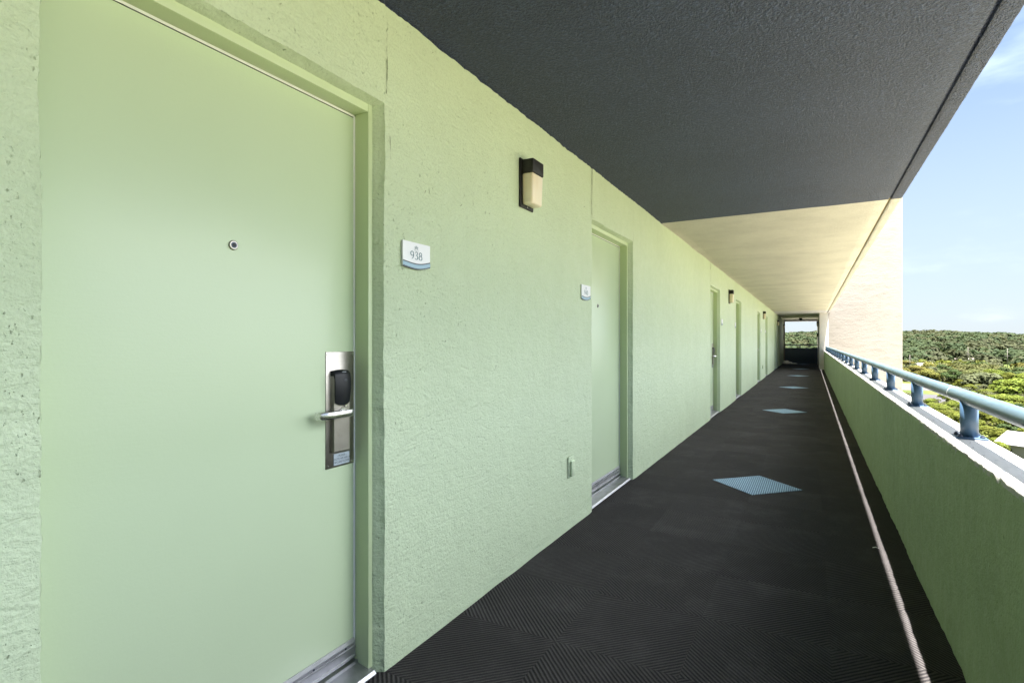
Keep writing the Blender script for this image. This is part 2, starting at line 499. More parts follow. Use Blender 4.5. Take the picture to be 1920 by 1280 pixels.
def build_wall():
    mb = MB()
    ops = [(a, b) for a, b, _ in DOORS]
    piers = []
    prev = YB
    for a, b in ops:
        piers.append((prev, a)); prev = b
    piers.append((prev, YE + 0.0))
    top = CH + 0.02
    for k, (a, b) in enumerate(piers):
        near = a < 6
        st = 0.05 if near else 0.25
        zs = frange(-0.01, top, 0.0125 if near else 0.1)
        amp = 1.0
        ts = frange(a, b, st)
        rows = []
        for z in zs:
            row = []
            for j, t in enumerate(ts):
                tt = t
                if j == 0 and k > 0: tt = t + (edge(z, 2 * k, amp) if z < DH + 0.05 else 0)
                if j == len(ts) - 1 and k < len(piers) - 1: tt = t + (edge(z, 2 * k + 1, amp) if z < DH + 0.05 else 0)
                x = WX + wav(t, z)
                if (j == 0 and k > 0) or (j == len(ts) - 1 and k < len(piers) - 1):
                    x -= 0.003
                if z < 0.04: x += 0.004 * nz(t * 4, 9.1)
                row.append((x, tt, z))
            rows.append(row)
        mb.grid(rows)
        # splayed, hand-rendered reveals into the openings
        for side in (0, 1):
            if side == 0 and k == 0: continue
            if side == 1 and k == len(piers) - 1: continue
            t0 = a if side == 0 else b
            s = -1 if side == 0 else 1
            zr = [z for z in zs if z <= DH + 0.06]
            cols = []
            for z in zr:
                e = edge(z, 2 * k + side, amp)
                n2 = 0.005 * nz(z * 17, k * 5.1 + side) + 0.0035 * nz(z * 55, k * 2.1 + side)
                cols.append([(WX - 0.003 + wav(t0, z), t0 + e, z),
                             (WX - 0.012, t0 + e + s * 0.004 + n2, z),
                             (WX - 0.030 + n2, t0 + s * (0.016 if s < 0 else .006) + e * 0.5 + n2, z),
                             (WX - 0.047, t0 + s * (0.028 if s < 0 else .010), z),
                             (WX - 0.150, t0 + s * (0.034 if s < 0 else .012), z)])
            mb.grid(cols)
    # lintels with their soffits
    for k, (a, b) in enumerate(ops):
        near = a < 6
        ts = frange(a, b, 0.0125 if near else 0.1)
        zs = frange(DH, top, 0.05 if near else 0.15)
        rows = []
        for i, z in enumerate(zs):
            row = []
            for t in ts:
                dz = edge(t, 50 + k) if i == 0 else 0
                row.append((WX + wav(t, z) - (0.003 if i == 0 else 0), t, z + dz))
            rows.append(row)
        mb.grid(rows)
        prof = []
        for t in ts:
            e = edge(t, 50 + k); n2 = 0.005 * nz(t * 17, k + 5.5) + .0035 * nz(t * 55, k + 2.5)
            prof.append([(WX - 0.003 + wav(t, DH), t, DH + e), (WX - 0.012, t, DH + e - 0.004 + n2),
                         (WX - 0.030 + n2, t, DH - 0.010 + e * 0.5 + n2), (WX - 0.047, t, DH - 0.018), (WX - 0.150, t, DH - 0.022)])
        mb.grid(prof)
    mb.box(WX - 0.25, WX - 0.151, YB, YE, -0.2, top + 0.1)
    # end return
    mb.face([(WX, YE, 0), (WX - .2, YE, 0), (WX - .2, YE, top), (WX, YE, top)])
    o = mb.build('corridor_wall', M['wall'])
    tag(o, 'long pale green stucco wall with the row of recessed doors', 'wall')
    # cracks running up from the door heads, laid as thin dark strips on the render
    cm = MT('crack_dark', (0.10, 0.12, 0.06), 0.95).mat
    for (t, z0, z1, k, w) in ((1.556, 2.17, CH - .06, 1, .0024), (3.737, 2.16, CH, 2, .0032), (4.790, 2.14, 2.40, 3, .0018),
                           (1.575, 1.93, 2.02, 7, .0018), (9.055, 2.14, CH, 4, .003), (12.36, 2.14, CH, 5, .003)):
        zs = frange(z0, z1, 0.008)
        rows = []
        for z in zs:
            c = t + 0.005 * nz(z * 9, k) + 0.003 * nz(z * 50, k) + .0015 * nz(z * 140, k)
            ww = w * max(0.06, 0.5 + 1.5 * nz(z * 26, k + 3.3) + .8 * nz(z * 80, k + 1.1))
            x = WX + wav(t, z) + 0.0008
            rows.append([(x, c - ww / 2, z), (x, c + ww / 2, z)])
        cb = MB(); cb.grid(rows, sm=False); cb.build('crack', cm, o, fixn=False)
    # short scratches and trowel chips
    for (t, z, L, a, k) in ((0.36, 1.20, .06, 80, 1), (0.33, 1.18, .05, 10, 2), (2.05, 1.86, .02, 40, 3), (2.26, 1.87, .02, 65, 4), (2.3, 1.875, .014, 50, 5), (1.79, 1.86, .02, 60, 6),
                         (0.42, 1.17, .03, 30, 8), (3.59, 2.19, .03, 20, 9)):
        ca, sa = math.cos(R(a)), math.sin(R(a))
        rows = []
        for i in range(9):
            q = i / 8 - 0.5
            n2 = 0.004 * nz(i * .6, k)
            p = (t + q * L * ca - n2 * sa, z + q * L * sa + n2 * ca)
            w = 0.0011 * (1 - (2 * q) ** 2) + 0.0002
            x = WX + wav(*p) + 0.001
            rows.append([(x, p[0] + sa * w, p[1] - ca * w), (x, p[0] - sa * w, p[1] + ca * w)])
        cb = MB(); cb.grid(rows, sm=False); cb.build('scratch', cm, o, fixn=False)
    return o
build_wall()

# floor
def build_floor():
    mb = MB()
    mb.box(WX - 0.25, POUT - 0.01, YB, YE + .25, -0.22, -0.002)
    tag(mb.build('floor_slab', M['lip']), 'concrete floor slab under the walkway carpet', 'floor slab', kind='structure')
    mb = MB()
    rows = []
    for t in frange(YB, YE, 0.05):
        row = []
        for i, x in enumerate((WX - 0.11, WX - 0.02, WX + .02, -1.0, -.4, .2, PX - .02, PX + .05)):
            row.append((x, t, 0.0))
        rows.append(row)
    mb.grid(rows)
    o = mb.build('floor', M['carpet'], fixn=False)
    tag(o, 'charcoal ribbed carpet tiles covering the walkway floor', 'floor', kind='structure')
build_floor()

# blue diamond tiles let into the carpet
def build_diamonds():
    names = ['pale blue diamond carpet tile nearest the camera, by the second door',
             'pale blue diamond carpet tile second from the camera, level with the third door',
             'pale blue diamond carpet tile third along the walkway',
             'pale blue diamond carpet tile fourth along the walkway',
             'pale blue diamond carpet tile beside the foot of the cream tower',
             'pale blue diamond carpet tile in front of the navy end wall']
    mb = MB()
    h = 0.354
    z0, z1 = 0.0008, 0.0045
    pts = [(-h, 0), (0, -h), (h, 0), (0, h)]
    mb.face([(x, y, z1) for x, y in pts])
    for i in range(4):
        a, b = pts[i], pts[(i + 1) % 4]
        mb.face([(a[0], a[1], z0), (b[0], b[1], z0), (b[0], b[1], z1), (a[0], a[1], z1)])
    o = mb.build('carpet_tile', M['carpet_blue'])
    for i, nm in enumerate(names):
        c = o if i == 0 else o.copy()
        if i: col.objects.link(c)
        c.location = (-0.418, 5.12 + 5.657 * i, 0)
        tag(c, nm, 'carpet tile', 'blue diamond tiles in the carpet')
build_diamonds()

# ceiling slab with drip groove, dark / cream / grey paint zones
def build_ceiling():
    mb = MB()
    B1, B2 = 5.86, 25.3
    ys = sorted(set(frange(YB, 0.5, 0.4) + frange(0.5, B1, 0.02) + frange(B1, B2, 0.12) + frange(B2, YE + .3, 0.4)))
    gx = 0.604
    xs = [WX - 0.2, WX, WX + .007] + frange(WX, gx, 0.12)[1:-1] + [gx, gx + .001, gx + .017, gx + .018] + [0.65, 0.685, CE - .006, CE]
    gi = xs.index(gx)
    rows = []
    for y in ys:
        e = 0.0014 * nz(y * 4, 2.2) + 0.0018 * nz(y * 25, 7.1) + 0.0020 * nz(y * 70, 1.1)
        row = []
        for i, x in enumerate(xs):
            z = CH + 0.0025 * nz(x * 2, y * 2, 5)
            if i == 1: z -= 0.005 + 0.006 * nz(y * 7, 6.6) + 0.010 * abs(nz(y * 31, 3.7)) + .005 * nz(y * 110, 1.7)
            if i in (gi + 1, gi + 2): z = CH + 0.014
            xx = x
            if x >= CE - .007:
                xx = x + e
                if x == CE: z += 0.007
            yy = y
            if abs(y - B1) < 0.001: yy = y + 0.006 * nz(x * 5, 4.4) + .003 * nz(x * 30, 4.4)
            row.append((xx, yy, z))
        row.append((CE + e + .003, y, CH + 0.05)); row.append((CE + .003, y, CH + 0.25)); row.append((WX - .2, y, CH + .25))
        rows.append(row)
    def mf(i, j):
        y = (ys[i] + ys[i + 1]) / 2
        if j in (gi, gi + 1, gi + 2): return 0 if y < B1 else (3 if y < B2 else 0)
        return 0 if y < B1 else (1 if y < B2 else 2)
    mb.grid(rows, mfun=mf)
    o = mb.build('ceiling', [M['ceil_dark'], M['ceil_cream'], M['ceil_grey'], MT('groove_tan', (0.30, 0.26, 0.15), .8).mat])
    tag(o, 'rough ceiling of the walkway, charcoal in front and cream further on', 'ceiling', kind='structure')
build_ceiling()

# parapet
def build_parapet():
    mb = MB()
    zones = frange(YB, 1.2, 0.3)[:-1] + frange(1.2, 6.0, 0.0125)[:-1] + frange(6.0, 12, 0.03)[:-1] + frange(12, YT, 0.09)
    prof = []
    for i in range(5): prof.append((PX, -0.01 + (PT - 0.05) * i / 4))
    for i in range(1, 4): prof.append((PX + 0.000, PT - 0.046 + 0.010 * i))
    for i in range(1, 9):
        a = math.pi / 2 * i / 8
        prof.append((PX + 0.013 * (1 - math.cos(a)), PT - 0.013 + 0.013 * math.sin(a)))
    nI = len(prof)
    for q in (0.2, 0.4, 0.6, 0.8, 0.95): prof.append((PX + .013 + (POUT - PX - .013) * q, PT))
    prof += [(POUT - .004, PT - 0.001), (POUT, PT - 0.006), (POUT, PT - .3), (POUT, -.21)]
    rows = []
    pm = []
    for y in zones:
        row = []
        for i, (x, z) in enumerate(prof):
            d = 0.0
            if i < nI:
                roughz = sstep(PT - 0.07, PT - 0.015, z)
                d = 0.0030 * nz(y * 1.5, z * 2) + 0.0014 * nz(y * 9, z * 9) + roughz * (0.0034 * nz(y * 13, z * 21, 4) + 0.0036 * nz(y * 42, z * 50, 9) + 0.002 * nz(y * 110, z * 110, 2))
            zz = z
            if nI - 5 < i < len(prof) - 4: zz = z + 0.0015 * nz(x * 9, y * 5, 3)
            if i == 0: d += 0.006 * nz(y * 4, 3.3) + 0.004 * nz(y * 17, 8.3)
            if i >= len(prof) - 4: d = -0.002 * nz(y * 7, 1.0)
            row.append((x - d, y, zz))
        rows.append(row)
    def mf(i, j):
        z = prof[j][1]
        y = zones[i]
        lim = PT - 0.026 + 0.008 * nz(y * 7, 5.5) + 0.012 * nz(y * 27, 2.5) + 0.009 * nz(y * 75, 7.5)
        return 1 if (z > lim or j >= nI - 2) else 0
    mb.grid(rows, mfun=mf)
    o = mb.build('parapet_wall', [M['parapet'], M['lip']])
    tag(o, 'low green parapet wall with a rough cream lip under the blue handrail', 'parapet')
    cm = MT('chip_dark', (0.03, 0.04, 0.06), .8).mat
    for (y, x, L, a, k) in ((2.63, .535, .03, 75, 1), (2.47, .53, .022, 40, 2), (3.45, .545, .03, 60, 3), (2.2, .52, .05, 85, 4), (2.75, .55, .025, 70, 5), (2.38, .545, .016, 20, 6), (4.9, .54, .03, 60, 7)):
        ca, sa = math.cos(R(a)), math.sin(R(a))
        rows = []
        for i in range(7):
            q = i / 6 - .5
            n2 = 0.006 * nz(i * .8, k)
            w = 0.0016 * (1 - (2 * q) ** 2) + .0003
            rows.append([(x + q * L * ca - n2 * sa + sa * w, y + q * L * sa + n2 * ca - ca * w, PT + .0025), (x + q * L * ca - n2 * sa - sa * w, y + q * L * sa + n2 * ca + ca * w, PT + .0025)])
        cb = MB(); cb.grid(rows, sm=False); cb.build('paint_chip', cm, o, fixn=False)
build_parapet()
mb = MB()
mb.box(WX - .2, CE, YB - .2, YB + .005, -.2, CH + .05)
tag(mb.build('rear_wall', M['wall']), 'green wall closing the near end of the walkway', 'wall', kind='structure')

# handrail
def build_rail():
    rx, rz, rr = 0.577, 1.003, 0.0300
    root = empty('handrail', (rx, 2.90, PT))
    tag(root, 'round blue-grey pipe handrail on short posts along the parapet', 'handrail')
    def loc(x, y, z): return (x - rx, y - 2.90, z - PT)
    mb = MB()
    mb.tube([loc(rx, y, rz) for y in frange(YB, YT - .02, 0.8)], rr, 28)
    mb.build('rail_pipe', M['rail'], root)
    mb = MB()
    for yy, w in ((3.155, .0030),):
        mb.tube([loc(rx, yy - w / 2, rz), loc(rx, yy + w / 2, rz)], rr + .0010, 28)
    mb.build('joint_ring', M['seal'], root)
    mb = MB()
    mb.tube([(0, 0, -0.002), (0, 0, rz - PT - 0.012)], 0.0305, 24)
    post = mb.build('post', M['post'], root)
    mb = MB()
    mb.box(-.052, .052, -.052, .052, -.001, .007, bev=.0015)
    bp = mb.build('base_plate', M['post'], post)
    bolts = []
    for (bx, by) in ((-.036, .036), (-.036, -.036), (.036, .036), (.036, -.036)):
        mb = MB()
        mb.tube([(bx, by, .006), (bx, by, .014)], .009, 6)
        mb.tube([(bx, by, .014), (bx, by, .019)], .005, 8)
        bolts.append(mb.build('bolt', M['bolt'], post))
    k = -12
    y = 2.90
    while True:
        y = 2.90 + 1.272 * k
        if y > YT - .3: break
        if k != 0:
            c = post.copy(); col.objects.link(c); c.location = (0, 1.272 * k, 0); c.parent = root
            b = bp.copy(); col.objects.link(b); b.parent = c
            for bo in bolts:
                b = bo.copy(); col.objects.link(b); b.parent = c
        k += 1
build_rail()

# ------------------------------------------------------------------ doors
def ribbon(mb, pts, ws, fx, m=0):
    """2D stroke of varying width; fx maps (u, v) to a 3D point"""
    rows = []
    n = len(pts)
    for i in range(n):
        a = Vector(pts[max(0, i - 1)]); b = Vector(pts[min(n - 1, i + 1)])
        d = (b - a).normalized()
        nrm = Vector((-d.y, d.x))
        p = Vector(pts[i]); w = ws[i] if hasattr(ws, '__len__') else ws
        rows.append([fx(*(p + nrm * w / 2)), fx(*(p - nrm * w / 2))])
    mb.grid(rows, m=m, sm=False)

def text_mesh(body, size):
    cu = bpy.data.curves.new('lettering', 'FONT')
    cu.body = body; cu.size = size; cu.align_x = 'CENTER'; cu.align_y = 'CENTER'
    o = bpy.data.objects.new('lettering', cu)
    col.objects.link(o)
    dg = bpy.context.evaluated_depsgraph_get()
    me = bpy.data.meshes.new_from_object(o.evaluated_get(dg))
    vs = [tuple(v.co) for v in me.vertices]; fs = [list(p.vertices) for p in me.polygons]
    bpy.data.objects.remove(o); bpy.data.meshes.remove(me); bpy.data.curves.remove(cu)
    return vs, fs

def make_door(side):
    """local frame: x=0 wall face (recess is -x), y centred on opening, z up; side=+1 lock at +y"""
    root = empty('hotel_door', (WX, 0, 0))
    W = 1.038
    LC = -0.0165                      # leaf centre: the hinge-side plaster laps over the frame
    lw = 0.4890                      # half leaf width
    lf = -0.110                      # leaf face
    # leaf
    mb = MB()
    mb.box(lf - .044, lf, LC - lw, LC + lw, 0.050, 2.088, bev=.0015)
    leaf = mb.build('door_leaf', M['door'], root)
    # frame: one welded section, jambs and head, with reveal, face and stop
    mb = MB()
    ff = -0.0415
    hw = lw + 0.0025
    for s in (-1, 1):
        a, b = LC + hw * s, LC + (hw + .055) * s
        y0, y1 = min(a, b), max(a, b)
        mb.box(-.146, ff, y0, y1, 0.022, 2.092 + .055, bev=.0018)
    mb.box(-.146, ff - .0003, LC - hw + .0005, LC + hw - .0005, 2.0925, 2.0925 + .0545, bev=.0018)
    fr = mb.build('door_frame', M['frame'], root)
    mb = MB()
    for s in (-1, 1):
        mb.box(lf - .012, lf + .0022, LC + s * (lw - .0022) - .0042, LC + s * (lw - .0022) + .0042, 0.06, 2.0885)
    mb.box(lf - .012, lf + .0022, LC - lw, LC + lw, 2.0840, 2.0918)
    mb.build('weather_seal', M['seal'], root)
    mb = MB()
    mb.box(lf - .02, lf + .0008, LC - lw, LC + lw, 2.0815, 2.0838)
    mb.build('head_gap', M['dark'], root)
    # threshold
    mb = MB()
    mb.prism([(-.150, 0.002), (-.018, 0.002), (-.012, .010), (-.022, .020), (-.075, .030), (-.094, .034), (-.096, .044), (-.150, .044)], 'y', LC - hw - .006, LC + hw + .010)
    th = mb.build('threshold', M['alu'], root)
    # sweep with ridges and screws
    mb = MB()
    prof = [(lf + .0005, .058), (lf + .011, .058), (lf + .011, .066), (lf + .007, .069), (lf + .007, .092), (lf + .010, .094), (lf + .010, .099), (lf + .006, .101), (lf + .006, .112), (lf + .008, .114), (lf + .003, .128), (lf + .0005, .128)]
    mb.prism(prof, 'y', LC - lw + .002, LC + lw - .004)
    sw = mb.build('door_sweep', M['alu'], leaf)
    mb = MB()
    for i in range(7):
        yy = LC - lw + .05 + i * (2 * lw - .1) / 6
        mb.tube([(lf + .0055, yy, .1065), (lf + .0082, yy, .1065)], .0035, 10)
    mb.build('screw', M['bolt'], leaf)
    # peephole
    mb = MB()
    pz = -.018 if side > 0 else -.10
    mb.tube([(lf, pz, 1.527), (lf + .004, pz, 1.527), (lf + .0052, pz, 1.527)], .014, 24, rs=[.0145, .0145, .012], m=0)
    mb.tube([(lf + .005, pz, 1.527), (lf + .0062, pz, 1.527)], .009, 20, m=1)
    mb.tube([(lf + .006, pz, 1.527), (lf + .0075, pz, 1.527)], .0055, 16, m=2)
    mb.build('peephole', [M['steel'], M['bolt'], M['black']], leaf)
    # lock
    s = side
    def Y(d): return LC + s * (lw - d)             # d measured in from the lock edge
    def yb(d0, d1): return (min(Y(d0), Y(d1)), max(Y(d0), Y(d1)))
    mb = MB()
    mb.box(lf - .001, lf + .003, *yb(.006, .140), 0.785, 1.203, bev=.0010)
    esc = mb.build('lock_plate', M['steel'], leaf)
    mb = MB()      # raised body, ramped at the top
    y0, y1 = yb(.046, .119)
    mb.prism([(lf + .0025, .842), (lf + .020, .842), (lf + .022, .846), (lf + .022, 1.105), (lf + .018, 1.118), (lf + .0025, 1.135)], 'y', y0, y1)
    bod = mb.build('lock_body', M['steel'], leaf)
    mb = MB()      # card reader hood
    y0, y1 = yb(.043, .121)
    rows = []
    nz_, ny_ = 12, 12
    for i in range(nz_ + 1):
        v = i / nz_
        z = 1.020 + (1.134 - 1.020) * v
        row = []
        for j in range(ny_ + 1):
            u = j / ny_ * 2 - 1
            wv = 1 - 0.10 * (1 - v) - .05 * v * v
            yy = (y0 + y1) / 2 + u * (y1 - y0) / 2 * wv
            dz = -0.010 * (1 - u * u) * (1 - v) + .004 * (1 - u * u) * v
            bul = 0.027 + 0.008 * math.sin(math.pi * min(1, v * .8 + .1)) - .006 * u * u
            if v > .93: bul -= .010
            row.append((lf + bul, yy, z + dz))
        rows.append(row)
    mb.grid(rows)
    # close sides back to the plate
    back = [[(lf + .003, p[1], p[2]) for p in r] for r in rows]
    def strip(a, b): mb.grid([a, b])
    strip(rows[0], [(lf + .020, p[1], p[2]) for p in rows[0]])
    strip(rows[-1], back[-1])
    strip([r[0] for r in rows], [r[0] for r in back])
    strip([r[-1] for r in rows], [r[-1] for r in back])
    mb.box(lf + .0265, lf + .0285, *yb(.068, .088), 1.1275, 1.1315, m=1)
    # small contactless mark
    for q in (.006, .010):
        pts = [(q * math.cos(R(a)), q * math.sin(R(a))) for a in range(40, 141, 12)]
        ribbon(mb, pts, .0018, lambda u, w_: (lf + .0362, Y(.078) + u, 1.094 + w_), m=2)
    mb.build('card_reader', [M['black'], MT('reader_lens', (.35, .38, .42), .3).mat, MT('reader_mark', (.05, .06, .08), .4).mat], leaf)
    mb = MB()      # lever
    hz = .985
    yk = Y(.083)
    mb.tube([(lf + .021, yk, hz), (lf + .028, yk, hz)], .017, 24)
    mb.tube([(lf + .027, yk, hz), (lf + .060, yk, hz)], .0088, 20)
    reach, dp = (.9, 0) if side > 0 else (.5, -.020)
    P = [(.060, .012), (.064, 0), (.065, -.045), (.064, -.085), (.060, -.108), (.050, -.124), (.034, -.131), (.022, -.132)]
    rows = []
    for k_, (dx, dy) in enumerate(P):            # flat bar with rounded edges, turned back towards the door
        a_, b_ = Vector(P[max(0, k_ - 1)]), Vector(P[min(len(P) - 1, k_ + 1)])
        t_ = (b_ - a_).normalized(); n_ = Vector((-t_.y, t_.x))
        row = []
        for q in range(17):
            an = 2 * math.pi * q / 16
            ex = math.copysign(abs(math.cos(an)) ** .6, math.cos(an)) * .0055
            ez = math.copysign(abs(math.sin(an)) ** .6, math.sin(an)) * .0135
            row.append((lf + dx + n_.x * ex + (dp if dx > .03 else 0), yk + s * (dy + n_.y * ex) * reach, hz - .002 * k_ / 7 + ez))
        rows.append(row)
    mb.grid(rows)
    mb.face(rows[0][:-1]); mb.face(rows[-1][:-1])
    mb.tube([(lf + .0215, Y(.066), 1.010), (lf + .027, Y(.066), 1.010)], .0070, 16)
    mb.build('lever_handle', M['chrome'], leaf)
    mb = MB()      # little notice plate under the lock
    y0, y1 = yb(.030, .105)
    mb.box(lf + .003, lf + .005, y0, y1, .792, .834)
    for i, line in enumerate(('- PLEASE -', 'NOTE WE ARE A', 'SECURE FLOOR')):
        vs, fs = text_mesh(line, .0102)
        off = len(mb.v)
        cz = .825 - i * .0115
        for v in vs: mb.v.append((lf + .0054, (y0 + y1) / 2 + v[0], cz + v[1]))
        for f in fs: mb.f.append([off + q for q in f]); mb.m.append(1); mb.smooth.append(False)
    mb.build('notice_plate', [M['notice'], M['ink']], leaf, fixn=False)
    mb = MB()
    for (d, z) in ((.132, 1.194), (.014, 1.194), (.132, .794), (.014, .794), (.127, .993)):
        mb.tube([(lf + .0025, Y(d), z), (lf + .0048, Y(d), z)], .0042, 12)
    mb.build('plate_screw', M['chrome'], leaf)
    return root

protos = {}
door_labels = ['large green door in the foreground with steel card lock, beside the 938 sign',
               'green door just past the 938 sign and the near wall lamp',
               'third green door along, its lever handle sticking out of the recess',
               'fourth green door along the wall, just past the second wall lamp',
               'fifth green door along, shortly before the third wall lamp',
               'sixth green door along, just past the third wall lamp',
               'seventh green door along, before the fourth wall lamp',
               'farthest green door, in the shade past the fourth wall lamp']
for i, (a, b, s) in enumerate(DOORS):
    if s not in protos:
        d = make_door(s); protos[s] = d
        stack = [d]
        while stack:
            q = stack.pop(); KIDS[q.name] = children(q); stack += KIDS[q.name]
    else:
        d = copy_tree(protos[s])
    d.location = (WX, (a + b) / 2, 0)
    tag(d, door_labels[i], 'door', 'doors along the corridor wall')

# ------------------------------------------------------------------ lamps
def make_lamp():
    root = empty('wall_lamp')
    mb = MB()
    mb.box(0.000, .012, -.080, .080, -.133, .137, bev=.006)
    mb.tube([(.010, 0, -.121), (.015, 0, -.121)], .0045, 10, m=1)
    mb.build('back_plate', [M['bronze'], M['chrome']], root)
    mb = MB()
    mb.box(.010, .082, -.066, .066, .052, .127, bev=.004)
    mb.build('lamp_cap', M['bronze'], root)
    mb = MB()
    bm = bmesh.new()
    bmesh.ops.create_cube(bm, size=1)
    for v in bm.verts:
        v.co = Vector((.046 + v.co.x * .070, v.co.y * .131, -.032 + v.co.z * .170))
        if v.co.z < -.1: v.co.x = .011 + (v.co.x - .011) * .93; v.co.y *= .95
    bmesh.ops.bevel(bm, geom=[e for e in bm.edges], offset=.013, segments=4, profile=.5, affect='EDGES')
    mb.add_bm(bm, 0, True); bm.free()
    mb.build('lamp_shade', M['diffuser'], root)
    return root
lamp = make_lamp()
KIDS[lamp.name] = children(lamp)
lamp_labels = ['black wall lamp with a cream cover, nearest, between the first two doors',
               'black wall lamp with a cream cover between the third and fourth doors',
               'black wall lamp with a cream cover between the fifth and sixth doors',
               'black wall lamp with a cream cover just past the seventh door',
               'farthest black wall lamp, at the end of the green wall against the sky']
for i, y in enumerate((2.686, 11.27, 19.80, 28.35, 34.55)):
    o = lamp if i == 0 else copy_tree(lamp)
    o.location = (WX + .001, y, 2.108 if i < 4 else 2.08)
    tag(o, lamp_labels[i], 'wall lamp', 'wall lamps on the corridor wall')

# ------------------------------------------------------------------ room signs
def digit(ch):
    P, Wd = [], []
    if ch == '9':
        for a in range(0, 361, 15):
            P.append((.30 + .215 * math.cos(R(a + 5)), .70 + .265 * math.sin(R(a + 5)))); Wd.append(.05 + .06 * abs(math.cos(R(a))))
        out = [(P, Wd)]
        Q = [(.515, .70), (.52, .55), (.50, .38), (.44, .22), (.34, .09), (.22, .01)]
        out.append((Q, [.11, .115, .11, .09, .06, .035]))
        return out
    if ch == '3':
        Q = [(.12, .80), (.17, .90), (.26, .965), (.37, .955), (.46, .88), (.475, .76), (.43, .65), (.33, .57), (.24, .54)]
        S = [(.24, .54), (.36, .53), (.47, .45), (.52, .32), (.50, .16), (.40, .05), (.27, .015), (.16, .05), (.12, .13)]
        return [(Q, [.05, .055, .06, .075, .10, .105, .08, .05, .04]), (S, [.04, .06, .095, .115, .11, .075, .055, .06, .07])]
    if ch == '8':
        P = [(.31 + .185 * math.cos(R(a)), .76 + .205 * math.sin(R(a))) for a in range(0, 361, 15)]
        Wd = [.045 + .055 * abs(math.cos(R(a))) for a in range(0, 361, 15)]
        P2 = [(.31 + .225 * math.cos(R(a)), .275 + .26 * math.sin(R(a))) for a in range(0, 361, 15)]
        W2 = [.045 + .065 * abs(math.cos(R(a))) for a in range(0, 361, 15)]
        return [(P, Wd), (P2, W2)]
    if ch == '4':
        return [([(.42, .0), (.42, .97)], .10), ([(.42, .96), (.07, .27)], .05), ([(.05, .27), (.58, .27)], .055)]
    if ch == '0':
        P = [(.31 + .22 * math.cos(R(a)), .49 + .47 * math.sin(R(a))) for a in range(0, 361, 12)]
        return [(P, [.05 + .065 * abs(math.cos(R(a))) for a in range(0, 361, 12)])]

def make_sign(number):
    root = empty('room_sign')
    Wd, top = .172, .053
    def bot(u): return -.046 - .0085 * math.sin((u * 1.15 + .06) * math.pi) * (0.45 + u) + .004 * (u > 2)
    N = 24
    us = [i / N for i in range(N + 1)]
    mb = MB()
    out = [((u - .5) * Wd, bot(u)) for u in us] + [(.5 * Wd, top), (-.5 * Wd, top)]
    mb.prism(out, 'x', 0.0, .007)
    mb.build('sign_plate', M['signwhite'], root)
    mb = MB()
    def fx(u, v): return (.0078, u, v)
    def band(lo, hi, m, x):
        mb.grid([[(x, (u - .5) * Wd * 1.002, bot(u) + lo) for u in us], [(x, (u - .5) * Wd * 1.002, bot(u) + hi) for u in us]], m=m, sm=False)
    band(-.0006, .0042, 1, .0080); band(.0042, .0190, 0, .0080); band(.0190, .0235, 1, .0080)
    # edge of the band along the underside
    mb.grid([[(.0082, (u - .5) * Wd, bot(u) - .0006) for u in us], [(.000, (u - .5) * Wd, bot(u) - .0006) for u in us]], m=1, sm=False)
    mb.build('wave_band', [M['signblue'], M['signnavy']], root, fixn=False)
    if number:
        h, adv = .0315, .0262
        wscale = .041
        for k, ch in enumerate(number):
            mb = MB()
            for P, ws in digit(ch):
                pts = [(-.004 + (k - 1) * adv + (p[0] - .31) * wscale, -.0145 + p[1] * h) for p in P]
                w2 = [w * .045 for w in ws] if hasattr(ws, '__len__') else ws * .045
                ribbon(mb, pts, w2, lambda u, v: (.0082, u, v))
            mb.build('numeral', M['signink'], root, fixn=False)
        mb = MB()           # leafy emblem over two swashes
        for (dx, dz, L, a) in ((0, 0, .016, 90), (-.003, .001, .013, 118), (.003, .001, .013, 62), (-.005, .004, .010, 140), (.005, .004, .010, 40), (-.002, .007, .010, 104), (.002, .007, .010, 76), (-.004, .0, .008, 160), (.004, .0, .008, 20)):
            ca, sa = math.cos(R(a)), math.sin(R(a))
            pts = [(-.004 + dx + L * q * ca, .0255 + dz + L * q * sa) for q in (0, .25, .5, .75, 1)]
            ribbon(mb, pts, [.0003, .0018, .0022, .0015, .0002], lambda u, v: (.0082, u, v))
        for sgn in (-1, 1):
            pts = [(-.004 + sgn * q * .017, .0225 - .002 * math.sin(q * 5) - .003 * q * (sgn > 0)) for q in (0, .2, .4, .6, .8, 1)]
            ribbon(mb, pts, [.0003, .0009, .0012, .0011, .0008, .0003], lambda u, v: (.0082, u, v))
        mb.build('emblem', M['signink'], root, fixn=False)
    return root
s1 = make_sign('938')
s1.location = (WX + .002, 1.724, 1.583)
tag(s1, 'white room sign reading 938 with a blue wave along its foot', 'room sign', 'room signs beside the doors')
s2 = make_sign('940')
s2.location = (WX + .002, 3.60, 1.583)
tag(s2, 'white room sign with a blue wave, at the left edge of the second door', 'room sign', 'room signs beside the doors')
s3 = make_sign(None)
KIDS[s3.name] = children(s3)
for i, (y, lb) in enumerate(((10.28, 'white room sign seen edge on, just past the third door'),
                             (12.22, 'white room sign seen edge on, just before the fourth door'),
                             (18.88, 'white room sign seen edge on, just past the fifth door'),
                             (20.78, 'white room sign seen edge on, just before the sixth door'))):
    o = s3 if i == 0 else copy_tree(s3)
    o.location = (WX + .002, y, 1.583)
    tag(o, lb, 'room sign', 'room signs beside the doors')

